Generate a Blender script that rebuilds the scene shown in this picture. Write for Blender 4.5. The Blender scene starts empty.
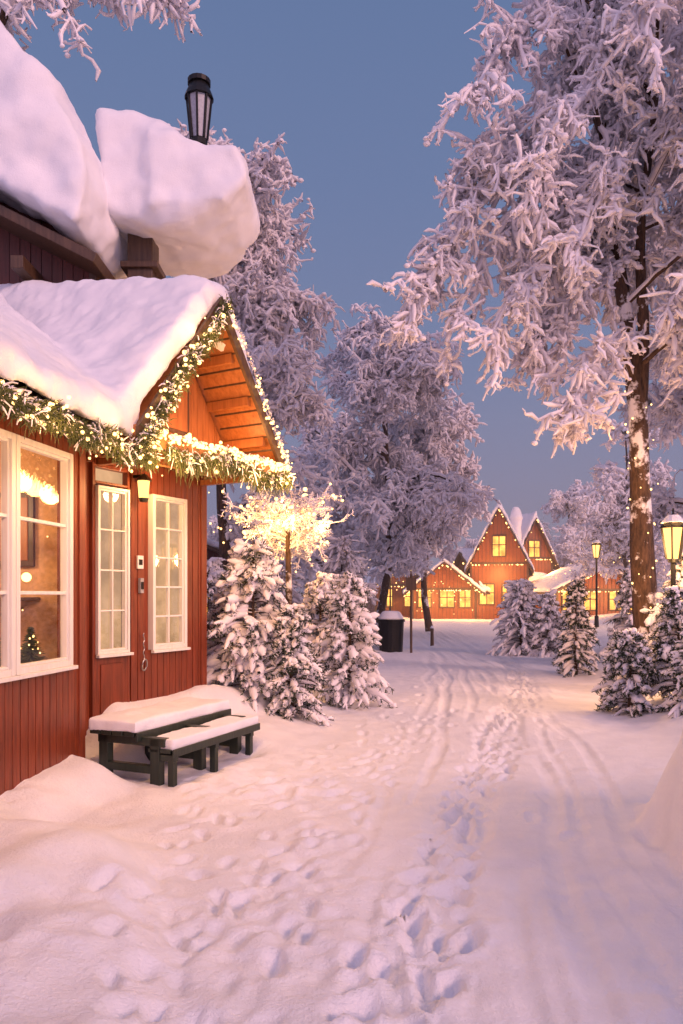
import bpy, math, numpy as np
from mathutils import Vector
R=np.random.default_rng(7)
scene=bpy.context.scene
# ---------------------------------------------------------------- helpers
def link(o,parent=None):
    scene.collection.objects.link(o)
    if parent: o.parent=parent
    return o
def empty(name,loc=(0,0,0)):
    e=bpy.data.objects.new(name,None); e.empty_display_size=.2
    link(e); return e
def raw_mesh(name,V,F,mats,mi=None,smooth=True):
    me=bpy.data.meshes.new(name)
    V=np.asarray(V,dtype=np.float32); 
    F=np.asarray(F,dtype=np.int32); n=F.shape[1]
    me.vertices.add(len(V)); me.vertices.foreach_set('co',V.ravel())
    me.loops.add(F.size); me.loops.foreach_set('vertex_index',F.ravel())
    me.polygons.add(len(F)); me.polygons.foreach_set('loop_start',np.arange(len(F),dtype=np.int32)*n)
    me.polygons.foreach_set('loop_total',np.full(len(F),n,dtype=np.int32))
    if mi is not None: me.polygons.foreach_set('material_index',np.asarray(mi,dtype=np.int32))
    me.polygons.foreach_set('use_smooth',np.full(len(F),smooth))
    for m in mats: me.materials.append(m)
    me.update(calc_edges=True); me.validate()
    return me
def nrm(a): return a/np.maximum(np.linalg.norm(a,axis=-1,keepdims=True),1e-9)
class Acc:
    def __init__(s): s.V=[];s.F=[];s.M=[];s.n=0
    def add(s,V,F,m):
        s.V.append(V);s.F.append(F+s.n);s.M.append(np.full(len(F),m));s.n+=len(V)
    def tubes(s,P,Rd,S,m):
        N,K=P.shape[:2]
        T=nrm(np.gradient(P,axis=1)); ref=np.tile(np.array([0.31,.2,.93]),(N,1,1))
        par=np.abs((T*ref).sum(-1).mean(1))>.85
        ref=np.where(par[:,None,None],np.array([1.,.1,0]),ref)
        A=nrm(np.cross(T,ref)); B=np.cross(T,A)
        an=np.arange(S)/S*2*math.pi
        ring=P[:,:,None,:]+Rd[:,:,None,None]*(np.cos(an)[None,None,:,None]*A[:,:,None,:]+np.sin(an)[None,None,:,None]*B[:,:,None,:])
        V=ring.reshape(-1,3)
        i=np.arange(N)[:,None,None]*K*S; k=np.arange(K-1)[None,:,None]*S; j=np.arange(S)[None,None,:]; j2=(j+1)%S
        a=i+k+j; b=i+k+j2; c=b+S; d=a+S
        s.add(V,np.stack([a,b,c,d],-1).reshape(-1,4),m)
    def blobs(s,C,Rr,m,seg=6,rings=4,sq=(1,1,1)):
        th=np.linspace(0.02,math.pi-.02,rings+1); ph=np.arange(seg)/seg*2*math.pi
        U=np.stack([np.sin(th)[:,None]*np.cos(ph),np.sin(th)[:,None]*np.sin(ph),np.cos(th)[:,None]*np.ones(seg)],-1)*np.array(sq)
        N=len(C); V=(C[:,None,None,:]+U[None]*Rr[:,None,None,None]).reshape(-1,3)
        i=np.arange(N)[:,None,None]*(rings+1)*seg; k=np.arange(rings)[None,:,None]*seg; j=np.arange(seg)[None,None,:]; j2=(j+1)%seg
        a=i+k+j;b=i+k+j2
        s.add(V,np.stack([a,a+seg,b+seg,b],-1).reshape(-1,4),m)
    def obj(s,name,mats,parent=None,smooth=True):
        me=raw_mesh(name,np.concatenate(s.V),np.concatenate(s.F),mats,np.concatenate(s.M),smooth)
        return link(bpy.data.objects.new(name,me),parent)
# ---------------------------------------------------------------- materials
def newmat(name):
    m=bpy.data.materials.new(name); m.use_nodes=True; nt=m.node_tree
    return m,nt,nt.nodes['Principled BSDF'],nt.nodes['Material Output']
def noise(nt,scale,detail=4,vec=None,rough=.55):
    n=nt.nodes.new('ShaderNodeTexNoise'); n.inputs['Scale'].default_value=scale; n.inputs['Detail'].default_value=detail; n.inputs['Roughness'].default_value=rough
    if vec: nt.links.new(vec,n.inputs['Vector'])
    return n
def geopos(nt,scale=(1,1,1)):
    g=nt.nodes.new('ShaderNodeNewGeometry'); mp=nt.nodes.new('ShaderNodeMapping'); mp.inputs['Scale'].default_value=scale
    nt.links.new(g.outputs['Position'],mp.inputs['Vector']); return mp.outputs['Vector'],g
def ramp(nt,fac,stops):
    r=nt.nodes.new('ShaderNodeValToRGB'); e=r.color_ramp.elements
    e[0].position,e[0].color=stops[0][0],(*stops[0][1],1); e[1].position,e[1].color=stops[-1][0],(*stops[-1][1],1)
    for p,c in stops[1:-1]:
        x=e.new(p); x.color=(*c,1)
    nt.links.new(fac,r.inputs['Fac']); return r
def bump(nt,bs,h,strength,dist):
    b=nt.nodes.new('ShaderNodeBump'); b.inputs['Strength'].default_value=strength; b.inputs['Distance'].default_value=dist
    nt.links.new(h,b.inputs['Height']); nt.links.new(b.outputs['Normal'],bs.inputs['Normal'])
def snow_mat(name,a=(.80,.80,.86),b=(.90,.89,.93),s1=3,s2=60,bs_=.35):
    m,nt,bs,o=newmat(name); v,g=geopos(nt)
    n=noise(nt,s1,5,v); r=ramp(nt,n.outputs['Fac'],[(.3,a),(.7,b)]); nt.links.new(r.outputs['Color'],bs.inputs['Base Color'])
    bs.inputs['Roughness'].default_value=.7; bs.inputs['Specular IOR Level'].default_value=.25
    n2=noise(nt,s2,4,v,.7); bump(nt,bs,n2.outputs['Fac'],bs_,.02); return m
SNOW=snow_mat('snow'); GSNOW=snow_mat('ground_snow',s2=34,bs_=.75)
def frost_mat(name,c):
    m,nt,bs,o=newmat(name); bs.inputs['Roughness'].default_value=.8
    v,g=geopos(nt); n=noise(nt,1.3,2,v); r=ramp(nt,n.outputs['Fac'],[(.3,tuple(x*.84 for x in c)),(.7,c)]); nt.links.new(r.outputs['Color'],bs.inputs['Base Color'])
    bs.inputs['Specular IOR Level'].default_value=.1
    return m
FROST=frost_mat('frost',(.93,.89,.93)); 
def bark_mat():
    m,nt,bs,o=newmat('bark_with_snow'); v,g=geopos(nt,(6,6,1.5)); n=noise(nt,3,5,v,.7)
    r=ramp(nt,n.outputs['Fac'],[(.35,(.03,.018,.012)),(.65,(.13,.075,.045))])
    sx=nt.nodes.new('ShaderNodeSeparateXYZ'); nt.links.new(g.outputs['Normal'],sx.inputs[0])
    n2=noise(nt,1.6,5,None,.7); nt.links.new(g.outputs['Position'],n2.inputs['Vector'])
    ad=nt.nodes.new('ShaderNodeMath'); ad.operation='MULTIPLY_ADD'; nt.links.new(n2.outputs['Fac'],ad.inputs[0]); ad.inputs[1].default_value=2.2; nt.links.new(sx.outputs['Z'],ad.inputs[2])
    mr=nt.nodes.new('ShaderNodeMapRange'); nt.links.new(ad.outputs[0],mr.inputs[0]); mr.inputs[1].default_value=1.2; mr.inputs[2].default_value=1.35
    mx=nt.nodes.new('ShaderNodeMix'); mx.data_type='RGBA'; nt.links.new(mr.outputs[0],mx.inputs['Factor']); nt.links.new(r.outputs['Color'],mx.inputs['A']); mx.inputs['B'].default_value=(.85,.83,.86,1)
    nt.links.new(mx.outputs['Result'],bs.inputs['Base Color']); bs.inputs['Roughness'].default_value=.85; bump(nt,bs,n.outputs['Fac'],.8,.03); return m
BARK=bark_mat()
def wood(name,c1,c2,sc=(14,14,1.2),rough=.45,b=.25):
    m,nt,bs,o=newmat(name); v,g=geopos(nt,sc); n=noise(nt,2,6,v,.65)
    r=ramp(nt,n.outputs['Fac'],[(.3,c1),(.7,c2)]); nt.links.new(r.outputs['Color'],bs.inputs['Base Color']); bs.inputs['Roughness'].default_value=rough
    bump(nt,bs,n.outputs['Fac'],b,.01); return m
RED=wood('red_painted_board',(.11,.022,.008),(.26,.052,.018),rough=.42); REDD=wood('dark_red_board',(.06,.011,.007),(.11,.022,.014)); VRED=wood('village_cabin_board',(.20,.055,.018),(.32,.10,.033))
ORANGE=wood('oiled_pine_board',(.23,.075,.022),(.40,.15,.048)); BROWN=wood('brown_timber',(.05,.025,.015),(.11,.06,.035))
WHITE=wood('white_paint',(.70,.67,.62),(.8,.78,.74),b=.08); GREEN=wood('dark_green_paint',(.012,.02,.015),(.028,.04,.03),rough=.4)
def plain(name,c,rough=.5,metal=0):
    m,nt,bs,o=newmat(name); v,g=geopos(nt); n=noise(nt,25,3,v); r=ramp(nt,n.outputs['Fac'],[(.3,tuple(x*.75 for x in c)),(.7,c)])
    nt.links.new(r.outputs['Color'],bs.inputs['Base Color']); bs.inputs['Roughness'].default_value=rough; bs.inputs['Metallic'].default_value=metal; return m
BLACK=plain('black_iron',(.02,.02,.022),.45,.6); STEEL=plain('steel',(.5,.48,.45),.3,.9); NEEDLE=plain('spruce_needles',(.035,.06,.03),.7); PLASTIC=plain('grey_plastic',(.35,.35,.37),.4)
GNEEDLE=plain('garland_needles',(.075,.095,.025),.6); FGLASS=plain('frosted_lamp_glass',(.42,.44,.5),.3)
def emis(name,c,s,var=0,sc=5):
    m,nt,bs,o=newmat(name); nt.nodes.remove(bs); e=nt.nodes.new('ShaderNodeEmission'); e.inputs['Strength'].default_value=s
    if var:
        v,g=geopos(nt); n=noise(nt,sc,3,v); r=ramp(nt,n.outputs['Fac'],[(.35,tuple(x*(1-var) for x in c)),(.65,c)]); nt.links.new(r.outputs['Color'],e.inputs['Color'])
    else: e.inputs['Color'].default_value=(*c,1)
    nt.links.new(e.outputs[0],o.inputs['Surface']); m.cycles.emission_sampling='NONE'; return m
BULB=emis('warm_bulb',(1,.56,.19),5); LAMPG=emis('lamp_glass',(1,.50,.14),3); CURT=emis('lit_curtain',(1,.56,.29),.85,.4,2.5); FARW=emis('far_lit_window',(1,.45,.09),3,.6,1.8)
def glass():
    m,nt,bs,o=newmat('window_glass'); nt.nodes.remove(bs); t=nt.nodes.new('ShaderNodeBsdfTransparent'); g=nt.nodes.new('ShaderNodeBsdfGlossy'); g.inputs['Roughness'].default_value=.03
    mx=nt.nodes.new('ShaderNodeMixShader'); mx.inputs[0].default_value=.12; nt.links.new(t.outputs[0],mx.inputs[1]); nt.links.new(g.outputs[0],mx.inputs[2]); nt.links.new(mx.outputs[0],o.inputs['Surface']); return m
GLASS=glass(); ROOMW=plain('warm_room_wall',(.66,.40,.21),.8)
# ---------------------------------------------------------------- ground height
def vnoise(x,y,sc,seed):
    r=np.random.default_rng(seed).random((128,128)); X=np.asarray(x)/sc+500; Y=np.asarray(y)/sc+500
    i=np.floor(X).astype(int); j=np.floor(Y).astype(int); f=X-i; g=Y-j; f=f*f*(3-2*f); g=g*g*(3-2*g)
    a=r[i%128,j%128];b=r[(i+1)%128,j%128];c=r[i%128,(j+1)%128];d=r[(i+1)%128,(j+1)%128]
    return (a*(1-f)+b*f)*(1-g)+(c*(1-f)+d*f)*g-.5
def ss(x,a,b):
    t=np.clip((x-a)/(b-a),0,1); return t*t*(3-2*t)
def xc(y): return .25+.165*y
def prints(x,y):
    rr=np.random.default_rng(3); h=np.zeros_like(x)
    def stamp(px,py,l,w,a,dep):
        m=(np.abs(x-px)<.3)&(np.abs(y-py)<.3)
        if not m.any(): return
        dx=x[m]-px;dy=y[m]-py; u=dx*math.sin(a)+dy*math.cos(a); v=dx*math.cos(a)-dy*math.sin(a)
        r=np.sqrt((u/l)**2+(v/w)**2)*(1+.5*vnoise(x[m],y[m],.06,77)); h[m]=np.minimum(h[m],h[m]*.5-dep*np.exp(-(r**3)))+dep*.3*np.exp(-((r-1.5)/.4)**2)
    def groove(pts,w,dep,wob=.05,seed=1):
        nonlocal h
        pts=np.array(pts,float); cx=np.interp(y,pts[:,1],pts[:,0])+wob*2*vnoise(y,y*0+seed,1.6,60+seed); msk=ss(y,pts[0,1]-.2,pts[0,1]+.2)*(1-ss(y,pts[-1,1]-2,pts[-1,1]))
        ww=w*(1+.03*y); q=(x-cx)/ww; br=.6+.8*np.clip(vnoise(x,y,.5,79+seed)+.5,0,1)
        h=h+dep*msk*br*(-np.exp(-q**4)+.45*np.exp(-((np.abs(q)-1.5)/.45)**2))
    def trail(pts,step,lat,dep,jx=.05,n=1,trench=.0,tw=.18,sz=1.):
        nonlocal h
        pts=np.array(pts,float)
        if trench: groove(pts,tw,trench,.03,5)
        for q in range(n):
            for k in range(len(pts)-1):
                a=pts[k];b=pts[k+1]; L=np.linalg.norm(b-a); ang=math.atan2(b[0]-a[0],b[1]-a[1]); m=max(1,int(L/step))
                for i in range(m):
                    p=a+(b-a)*(i+rr.random()*.6)/m; sd=lat*(1 if i%2 else -1)
                    stamp(p[0]+sd*math.cos(ang)+rr.normal()*jx,p[1]-sd*math.sin(ang)+rr.normal()*jx,sz*rr.uniform(.08,.12),sz*rr.uniform(.035,.055),ang+rr.normal()*.3,dep*rr.uniform(.5,1.3))
    for k,(x0,w_,d_) in enumerate([(-.05,.05,.022),(.42,.045,.018),(.95,.06,.02),(1.5,.05,.016),(-.35,.05,.014),(1.22,.04,.014),(.72,.05,.016)]):
        groove([(x0-.1,1.7),(x0+.25,4),(x0+.85,7),(x0*.9+1.75,12),(x0*.9+2.7,20),(x0*.8+3.4,28),(x0*.8+3.8,36)],w_,d_,.12,k+1)
    trail([(.08,1.6),(.22,2.8),(.42,3.8),(.72,4.9),(1.0,6),(1.5,7.4),(1.95,9.3),(2.8,11.6),(3.6,15),(4.3,20)],.19,.10,.07,.06,4,.045,.2,1.05)
    trail([(-.55,1.8),(-.45,3),(-.35,4),(-.15,5),(.15,6.2),(.6,8),(1.4,10.5)],.24,.13,.035,.12,3,0,.2,.95)
    trail([(-.95,1.9),(-.8,3.2),(-.85,4.2),(-.9,5),(-1.0,5.8)],.22,.12,.04,.12,3,0,.2,.95)
    trail([(1.15,2),(1.25,3.2),(1.4,4.5),(1.75,6),(2.2,8),(3,11)],.33,.1,.02,.08,1,.008,.15,.9)
    trail([(-1.0,5.2),(-.4,5.9),(.2,7),(.9,8.6)],.26,.1,.03,.08,2,0,.2,.9)
    trail([(-.6,5.4),(-.3,7),(.3,9),(1.6,13),(2.6,18)],.4,.12,.03,.1,1,0,.2,1.)
    return h
def G0(x,y):
    x=np.asarray(x,float);y=np.asarray(y,float)
    q=x-xc(y); h=.14*vnoise(x,y,2.6,1)+.07*vnoise(x,y,1.1,2)+.35*vnoise(x,y,14,5)*ss(y,12,30)
    hwL=1.35+.05*y; hwR=1.35+.06*y
    off=ss(-q,hwL,hwL+1.2)+ss(q,hwR,hwR+1.2)
    h=h*(.25+.75*np.clip(off,0,1))
    h+=.20*ss(-q,hwL,hwL+1.0)*ss(y,5.5,8.5)
    h+=(.30+.2*vnoise(x,y,1.7,6))*ss(q,hwR-.2,hwR+1.1)*ss(y,6,9)+.35*ss(q,hwR+1,hwR+6)
    s=((x+2.49)*.48+(y-7.5)*.877); o=((x+2.49)*.877-(y-7.5)*.48); nn=.35*vnoise(x,y,.7,14)
    h+=(.30+.12*vnoise(x,y,.5,15))*(1-ss(o+nn,.0,.7))*ss(s,-.25,.3)*(1-ss(s,2.6,3.6))
    s=((x+2.355)*.159+(y-6.4)*.987); o=((x+2.355)*.987-(y-6.4)*.159)
    h+=.20*(1-ss(o+nn,.0,.6))*(1-ss(s,.0,.5))
    e=-1.05-.22*(y-4)+.18*vnoise(x,y,.8,9)*2
    h+=(.21+.14*vnoise(x,y,.7,12))*ss(e-x,-.1,.32)*(1-ss(y,4.6,5.4))
    h+=.09*vnoise(x,y,.33,13)*ss(e-x,-.4,.3)*(1-ss(y,4.9,5.6))
    h+=(1.0+.35*vnoise(x,y,.6,21))*ss(x,1.95+.16*vnoise(x,y,.4,22)+.12*np.abs(y-4.3),2.2+.15*np.abs(y-4.3))*(1-ss(y,4.7,5.8))
    h+=.14*vnoise(x,y,.2,23)*ss(x,1.8,2.1)*(1-ss(y,4.6,5.8))
    # trodden hollow round the bench
    s=((x+1.5)*.40+(y-6.42)*.917); o=((x+1.5)*.917-(y-6.42)*.40)
    m=ss(s,-.35,0)*(1-ss(s,1.2,1.6))*ss(o,-.85,-.6)*(1-ss(o,.1,.4)); h=h*(1-m)-.04*m
    return h
def GD(x,y):
    h=G0(x,y)
    h+=.02*vnoise(x,y,.17,41)+.014*vnoise(x,y,.085,42)*(.4+.6*np.clip(vnoise(x,y,1.3,44)*3+.5,0,1))
    tr=np.clip(vnoise(x,y,.9,46)*4+.5,0,1)*ss(-x,-.3,.4)*(1-ss(y,6,8)); h+=.06*tr*vnoise(x,y,.12,47)+.035*tr*vnoise(x,y,.07,48)
    return h+prints(x,y)
def gz(x,y): return float(G0(np.array([x]),np.array([y]))[0])
xs=np.concatenate([-np.geomspace(400,4.1,45),np.arange(-4,4.5,.024),np.geomspace(4.55,12,90),np.geomspace(12.3,400,40)])
ys=np.concatenate([-np.geomspace(300,.6,22),np.arange(-.3,1.6,.2),np.arange(1.7,8,.024),np.arange(8,16,.06),np.geomspace(16.1,600,110)])
X,Y=np.meshgrid(xs,ys); Z=GD(X.ravel(),Y.ravel())
Vg=np.stack([X.ravel(),Y.ravel(),Z],-1); nx=len(xs); ny=len(ys)
a=(np.arange(ny-1)[:,None]*nx+np.arange(nx-1)[None,:]).ravel()
link(bpy.data.objects.new('snow_ground',raw_mesh('snow_ground',Vg,np.stack([a,a+1,a+1+nx,a+nx],-1),[GSNOW])))
# ---------------------------------------------------------------- trees
UP=np.array([0,0,1.])
def grow(P,n,L,K,rng,fwd=.4,spread=1,up=.2,droop=.2,jit=.1,tr=(.2,1),fall=.3):
    N,Kp=P.shape[:2]; idx=rng.permutation(np.arange(n)%N); t=rng.uniform(tr[0],tr[1],n); tt=t*(Kp-1)*.999; i=tt.astype(int); f=(tt-i)[:,None]
    A=P[idx,i];B=P[idx,i+1]; pos=A*(1-f)+B*f; tan=nrm(B-A); r=rng.normal(size=(n,3)); perp=nrm(r-(r*tan).sum(-1,keepdims=True)*tan)
    d=nrm(tan*fwd+perp*spread+UP*up); ln=L*rng.uniform(.5,1.4,n)*(1-fall*t); st=(ln/(K-1))[:,None]; pts=[pos]
    for k in range(K-1):
        d=nrm(d-UP*droop+rng.normal(size=(n,3))*jit); pos=pos+d*st; pts.append(pos)
    return np.stack(pts,1)
def rad(n,K,r0,r1,rng,v=.25): return (np.linspace(r0,r1,K)[None,:]*rng.uniform(1-v,1+v,(n,1)))
def resample(pts,K):
    pts=np.array(pts,float); t=np.linspace(0,len(pts)-1,K)
    out=[]
    for x in t:
        i=min(int(x),len(pts)-2); f=x-i; p0=pts[max(i-1,0)];p1=pts[i];p2=pts[i+1];p3=pts[min(i+2,len(pts)-1)]
        out.append(.5*((2*p1)+(-p0+p2)*f+(2*p0-5*p1+4*p2-p3)*f*f+(-p0+3*p1-3*p2+p3)*f**3))
    return np.array(out)
def birch_mesh(name,stems,rtr,limbs=(),nl=22,Ll=3,n2=350,L2=1.2,n3=3500,L3=.45,n4=20000,L4=.1,seed=1,th=1.,tr=(.3,1),up=.7,droop=.17):
    rng=np.random.default_rng(seed); A=Acc()
    S=np.stack([resample(s,14) for s in stems])
    for k,s in enumerate(S):
        rr=np.linspace(rtr[k],.03,14)*rng.uniform(.92,1.08,14); rr[0]*=1.3; A.tubes(s[None],rr[None],10,0)
    P1=[]
    if nl:
        g=grow(S,nl,Ll,8,rng,.35,1,up,droop,.12,tr,.45); P1.append(g)
    if len(limbs): P1.append(np.stack([resample(l,8) for l in limbs]))
    P1=np.concatenate(P1); A.tubes(P1,rad(len(P1),8,.055*th,.016*th,rng),6,0)
    A.tubes(P1+UP*.03*th,rad(len(P1),8,.06*th,.04*th,rng)*rng.uniform(.7,1.3,(len(P1),8)),5,1)
    P2=grow(P1,n2,L2,6,rng,.7,.8,.15,.19,.34,(.12,1),.35); A.tubes(P2,rad(n2,6,.038*th,.030*th,rng)*rng.uniform(.4,1.7,(n2,6)),5,1)
    P3=grow(P2,n3,L3,4,rng,.35,.9,-.15,.30,.5,(.05,1),.2); A.tubes(P3,np.array([.7,1.2,1.15,.5])[None]*.025*th*rng.uniform(.5,1.7,(n3,4)),4,1)
    nb=n3//3; q=P3[rng.integers(0,n3,nb),rng.integers(1,4,nb)]; A.blobs(q+rng.normal(size=(nb,3))*.02*th,rng.uniform(.02,.058,nb)*th,1,6,4,(1.2,1,.85))
    if n4:
        P4=grow(P3,n4,L4,2,rng,.4,1,-.2,.1,.3,(.05,1),.2); A.tubes(P4,rad(n4,2,.021*th,.006*th,rng),3,1)
    return A.obj(name,[BARK,FROST])
g=gz(5.7,14)-.1
st1=[(5.75,14,g),(5.6,14,2.6),(5.52,14,5.2),(5.25,14,7.2),(5.0,14,8.8),(4.85,14.1,11),(4.6,14.2,14.2)]
st2=[(5.55,14,4.6),(5.6,13.9,6.4),(5.5,13.8,8.2),(5.75,13.7,10.8),(6.0,13.7,14)]
limbs=[[(4.97,14,8.9),(3.5,13.3,9.2),(2.1,13,8.0),(1.05,12.8,6.4)],[(4.9,14,10),(3.8,13.2,11.5),(2.9,12.8,11.2),(2.2,12.5,9.9)],
[(4.97,14,8.7),(3.7,13.4,8.9),(2.6,13.1,7.7),(1.8,12.9,5.9)],[(3.5,13.3,9.2),(2.6,13,8.9),(1.9,12.8,7.8),(1.5,12.7,6.9)],
[(5.1,14,8),(4.2,13.2,8.2),(3.2,12.8,7.2),(2.5,12.5,5.9)],[(4.8,14,11),(3.9,13,12.9),(3.1,12.6,13.2),(2.5,12.4,12.3)],
[(5.3,14,7),(6.2,12.5,7.6),(7,11.5,6.2),(7.4,11,5)],[(5.45,14,5.6),(4.8,13.2,6.1),(4.2,12.8,5.6),(3.95,12.6,4.8)],[(5,14,9.4),(4.2,12.6,9.9),(3.5,12,9.2),(3.1,11.8,8.2)],
[(5.5,14,5.8),(6.1,13,6.3),(6.6,12.4,5.8),(6.8,12.2,4.9)],[(4.97,14,9.1),(3.9,13.6,9.7),(3.0,13.3,9.6),(2.0,13.2,8.7)],[(5.7,13.7,10.5),(5.2,12.3,11.5),(4.8,11.6,11.2),(4.5,11.3,10)],
[(5.6,13.8,9.0),(5.9,12.4,9.8),(6,11.6,9.2),(5.9,11.3,8)],[(5.1,14,8.2),(4.6,13,8.9),(4.2,12.4,8.3),(3.8,12.1,7.1)],[(5.2,14,7.4),(4.5,13.6,7.4),(3.9,13.4,6.6),(3.5,13.3,5.9)]]
birch_mesh('birch_tree',[st1,st2],[.25,.13],limbs,20,2.3,850,1.15,12000,.40,30000,.09,11,1.0,(.5,1))
def birch(x,y,h,cr,seed,n2=300,n3=3500,n4=0,th=1.5,lean=0,L2=1.2,L3=.5,nl=30,tr=(.2,1),name='frosted_birch_tree',limbs=()):
    g=gz(x,y)-.1; rng=np.random.default_rng(seed+50); s=[(x,y,g)]
    for k in range(1,6): s.append((x+lean*k/5+rng.normal()*.16,y+rng.normal()*.12,g+h*k/5))
    return birch_mesh(name,[s],[h*.016],limbs,nl,cr,n2,L2,n3,L3,n4,.12,seed,th,tr,.75,.15)
birch(7.3,11.6,14,2.9,21,450,6500,15000,1.1,name='birch_tree',tr=(.42,1))
birch(-3.6,22,13.6,3.4,31,560,10500,6000,1.3,.4,L2=1.4,nl=36)
birch(1.3,29,11.3,3.7,32,560,10500,6000,1.5,.9,L2=1.6,nl=36)
birch(3.9,33,10.0,3.0,33,400,7000,3000,1.7,-.3,L2=1.5,tr=(.3,1))
birch(-7.2,14.5,17,3.2,34,480,7000,10000,1.15,.3,limbs=[[(-7,14.5,11.5),(-5.8,13.9,13.2),(-4.6,13.6,13.3),(-3.7,13.4,12.2)],[(-7,14.5,12.5),(-5.6,13.6,14.3),(-3.9,13.2,14.2),(-2.7,13,12.4)],[(-7,14.5,11),(-6,13.6,12.6),(-5.4,13.2,12.8),(-4.8,13,11.7)],[(-7,14.5,12.5),(-5.4,14,14.5),(-3.6,13.8,14.0),(-3.1,13.6,12.4)],[(-7,14.5,12),(-5.8,14,13.6),(-4.4,13.6,13.4),(-3.2,13.3,12.6)]])
birch(-.8,36,9.5,3,35,300,4500,2000,1.9)
birch(10.9,22,15,3.8,36,480,8000,4000,1.4)
birch(8.9,16.5,15.5,3.2,41,500,9000,5000,1.2,-.4,tr=(.30,1),nl=36)
birch(17.5,58,9.5,3.2,37,260,4000,0,2.4)
birch(12.5,17,14,3.4,38,300,4000,0,1.6)
birch(-9,20,13,3.2,39,300,4000,0,1.7)
birch(15.0,40,10,2.6,40,260,4000,0,2.0)
def spruce(x,y,h,w,seed,name='snowy_spruce_tree',snow=1.,dens=1.,z0=None):
    rng=np.random.default_rng(seed); A=Acc(); g=gz(x,y)-.05 if z0 is None else z0
    tr=np.stack([np.linspace([x,y,g],[x,y,g+h],6)]); A.tubes(tr,np.linspace(.04,.008,6)[None],6,0)
    n=int(120*dens); t=rng.uniform(.06,.97,n); an=rng.uniform(0,6.283,n); lop=1+.18*np.sin(an*2+seed)+.12*np.sin(t*14+seed); L=w*.5*(1-t)**.75*rng.uniform(.65,1.3,n)*lop+.05
    base=np.stack([np.full(n,x),np.full(n,y),g+t*h],-1); d=np.stack([np.cos(an),np.sin(an),np.full(n,.45)-.3*(1-t)],-1); pts=[base];p=base
    for k in range(5):
        d=d-UP*.17; p=p+nrm(d)*(L/5)[:,None]; pts.append(p)
    P=np.stack(pts,1); A.tubes(P,rad(n,6,.014,.006,rng),4,0)
    N2=int(750*dens); P2=grow(P,N2,.17*w/1.1,4,rng,.9,.6,0,.12,.1,(.2,1),.2); A.tubes(P2,rad(N2,4,.008,.004,rng),3,1)
    N3=int(9000*dens); P3=grow(P2,N3,.05,2,rng,.6,1,-.1,0,.1,(0,1),0); A.tubes(P3,rad(N3,2,.006,.002,rng),3,1)
    if snow>0:
        m=rng.random(len(P2))<.66*snow; Q=P2[m]+UP*.02
        k=len(Q); pr=np.array([.3,1,1.1,.4])[None]*rng.uniform(.014,.042,(k,1))*rng.uniform(.7,1.3,(k,4)); A.tubes(Q,pr*min(1.3,w),6,2)
        Q=P[:,1:]+UP*.03; k=len(Q); pr=np.array([.5,.8,1,1,.3])[None]*rng.uniform(.022,.055,(k,1))*rng.uniform(.65,1.35,(k,5)); A.tubes(Q,pr*min(1.3,w),7,2)
        N4=int(2500*dens*snow); P4=grow(P2,N4,.05,2,rng,.6,1,.3,0,.1,(.1,1),0); A.tubes(P4,rad(N4,2,.010,.003,rng),3,2)
    return A.obj(name,[BARK,NEEDLE,FROST])
spruce(-1.12,9.5,1.95,1.35,1); spruce(-.62,9.3,1.45,.75,2); spruce(.12,10.9,2.0,1.15,3)
spruce(-1.5,10.4,1.75,1.1,4); spruce(-.35,12.4,1.9,1.3,5)
spruce(4.9,20.5,2.1,1.9,6,snow=1.2); spruce(4.75,15.2,2.05,.85,7,snow=.35); spruce(5.6,18,1.6,.9,8,snow=.6); spruce(5.5,20,1.7,1.3,18,snow=.9)
spruce(3.85,10.0,1.15,.85,9,snow=.6); spruce(4.5,10.0,1.55,.9,10,snow=.5); spruce(4.35,9.2,1.0,.8,19,snow=.7); spruce(5.4,11.8,2.0,1.2,20,snow=.8)
spruce(6.6,13,1.8,1.2,13,snow=.9); spruce(6.3,16.2,1.9,1.2,21,snow=.7); spruce(.0,22,3.2,2.6,14,snow=1.2); spruce(-1.8,20,3,2.6,15,snow=1.2); spruce(-3.2,18,2.4,2,16,snow=1.2)
spruce(20,48,6,3.2,17,snow=.9,dens=1.2)
far=empty('distant_tree_line')
src=birch(0,0,11,3,61,220,2200,0,3.0,L2=1.4,L3=.8); src.name='frosted_crown'; fm=src.data; src.parent=far; src.location=(-22,62,0)
s2=spruce(0,0,10,4.5,62,'spruce_crown',.8,1.2,z0=0.); s2.parent=far; s2.location=(21,78,0)
rr=np.random.default_rng(9)
for i in range(64):
    x=-75+150*i/63+rr.normal()*1.5; y=rr.uniform(66,100)
    o=bpy.data.objects.new('spruce_crown' if i%3==0 else 'frosted_crown',s2.data if i%3==0 else fm); link(o,far); k=rr.uniform(.6,1.1)
    if 8<x<26: k*=.75
    o.location=(x,y,0); o.scale=(k*1.1,k*1.1,k); o.rotation_euler[2]=rr.uniform(0,6.28)
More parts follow.
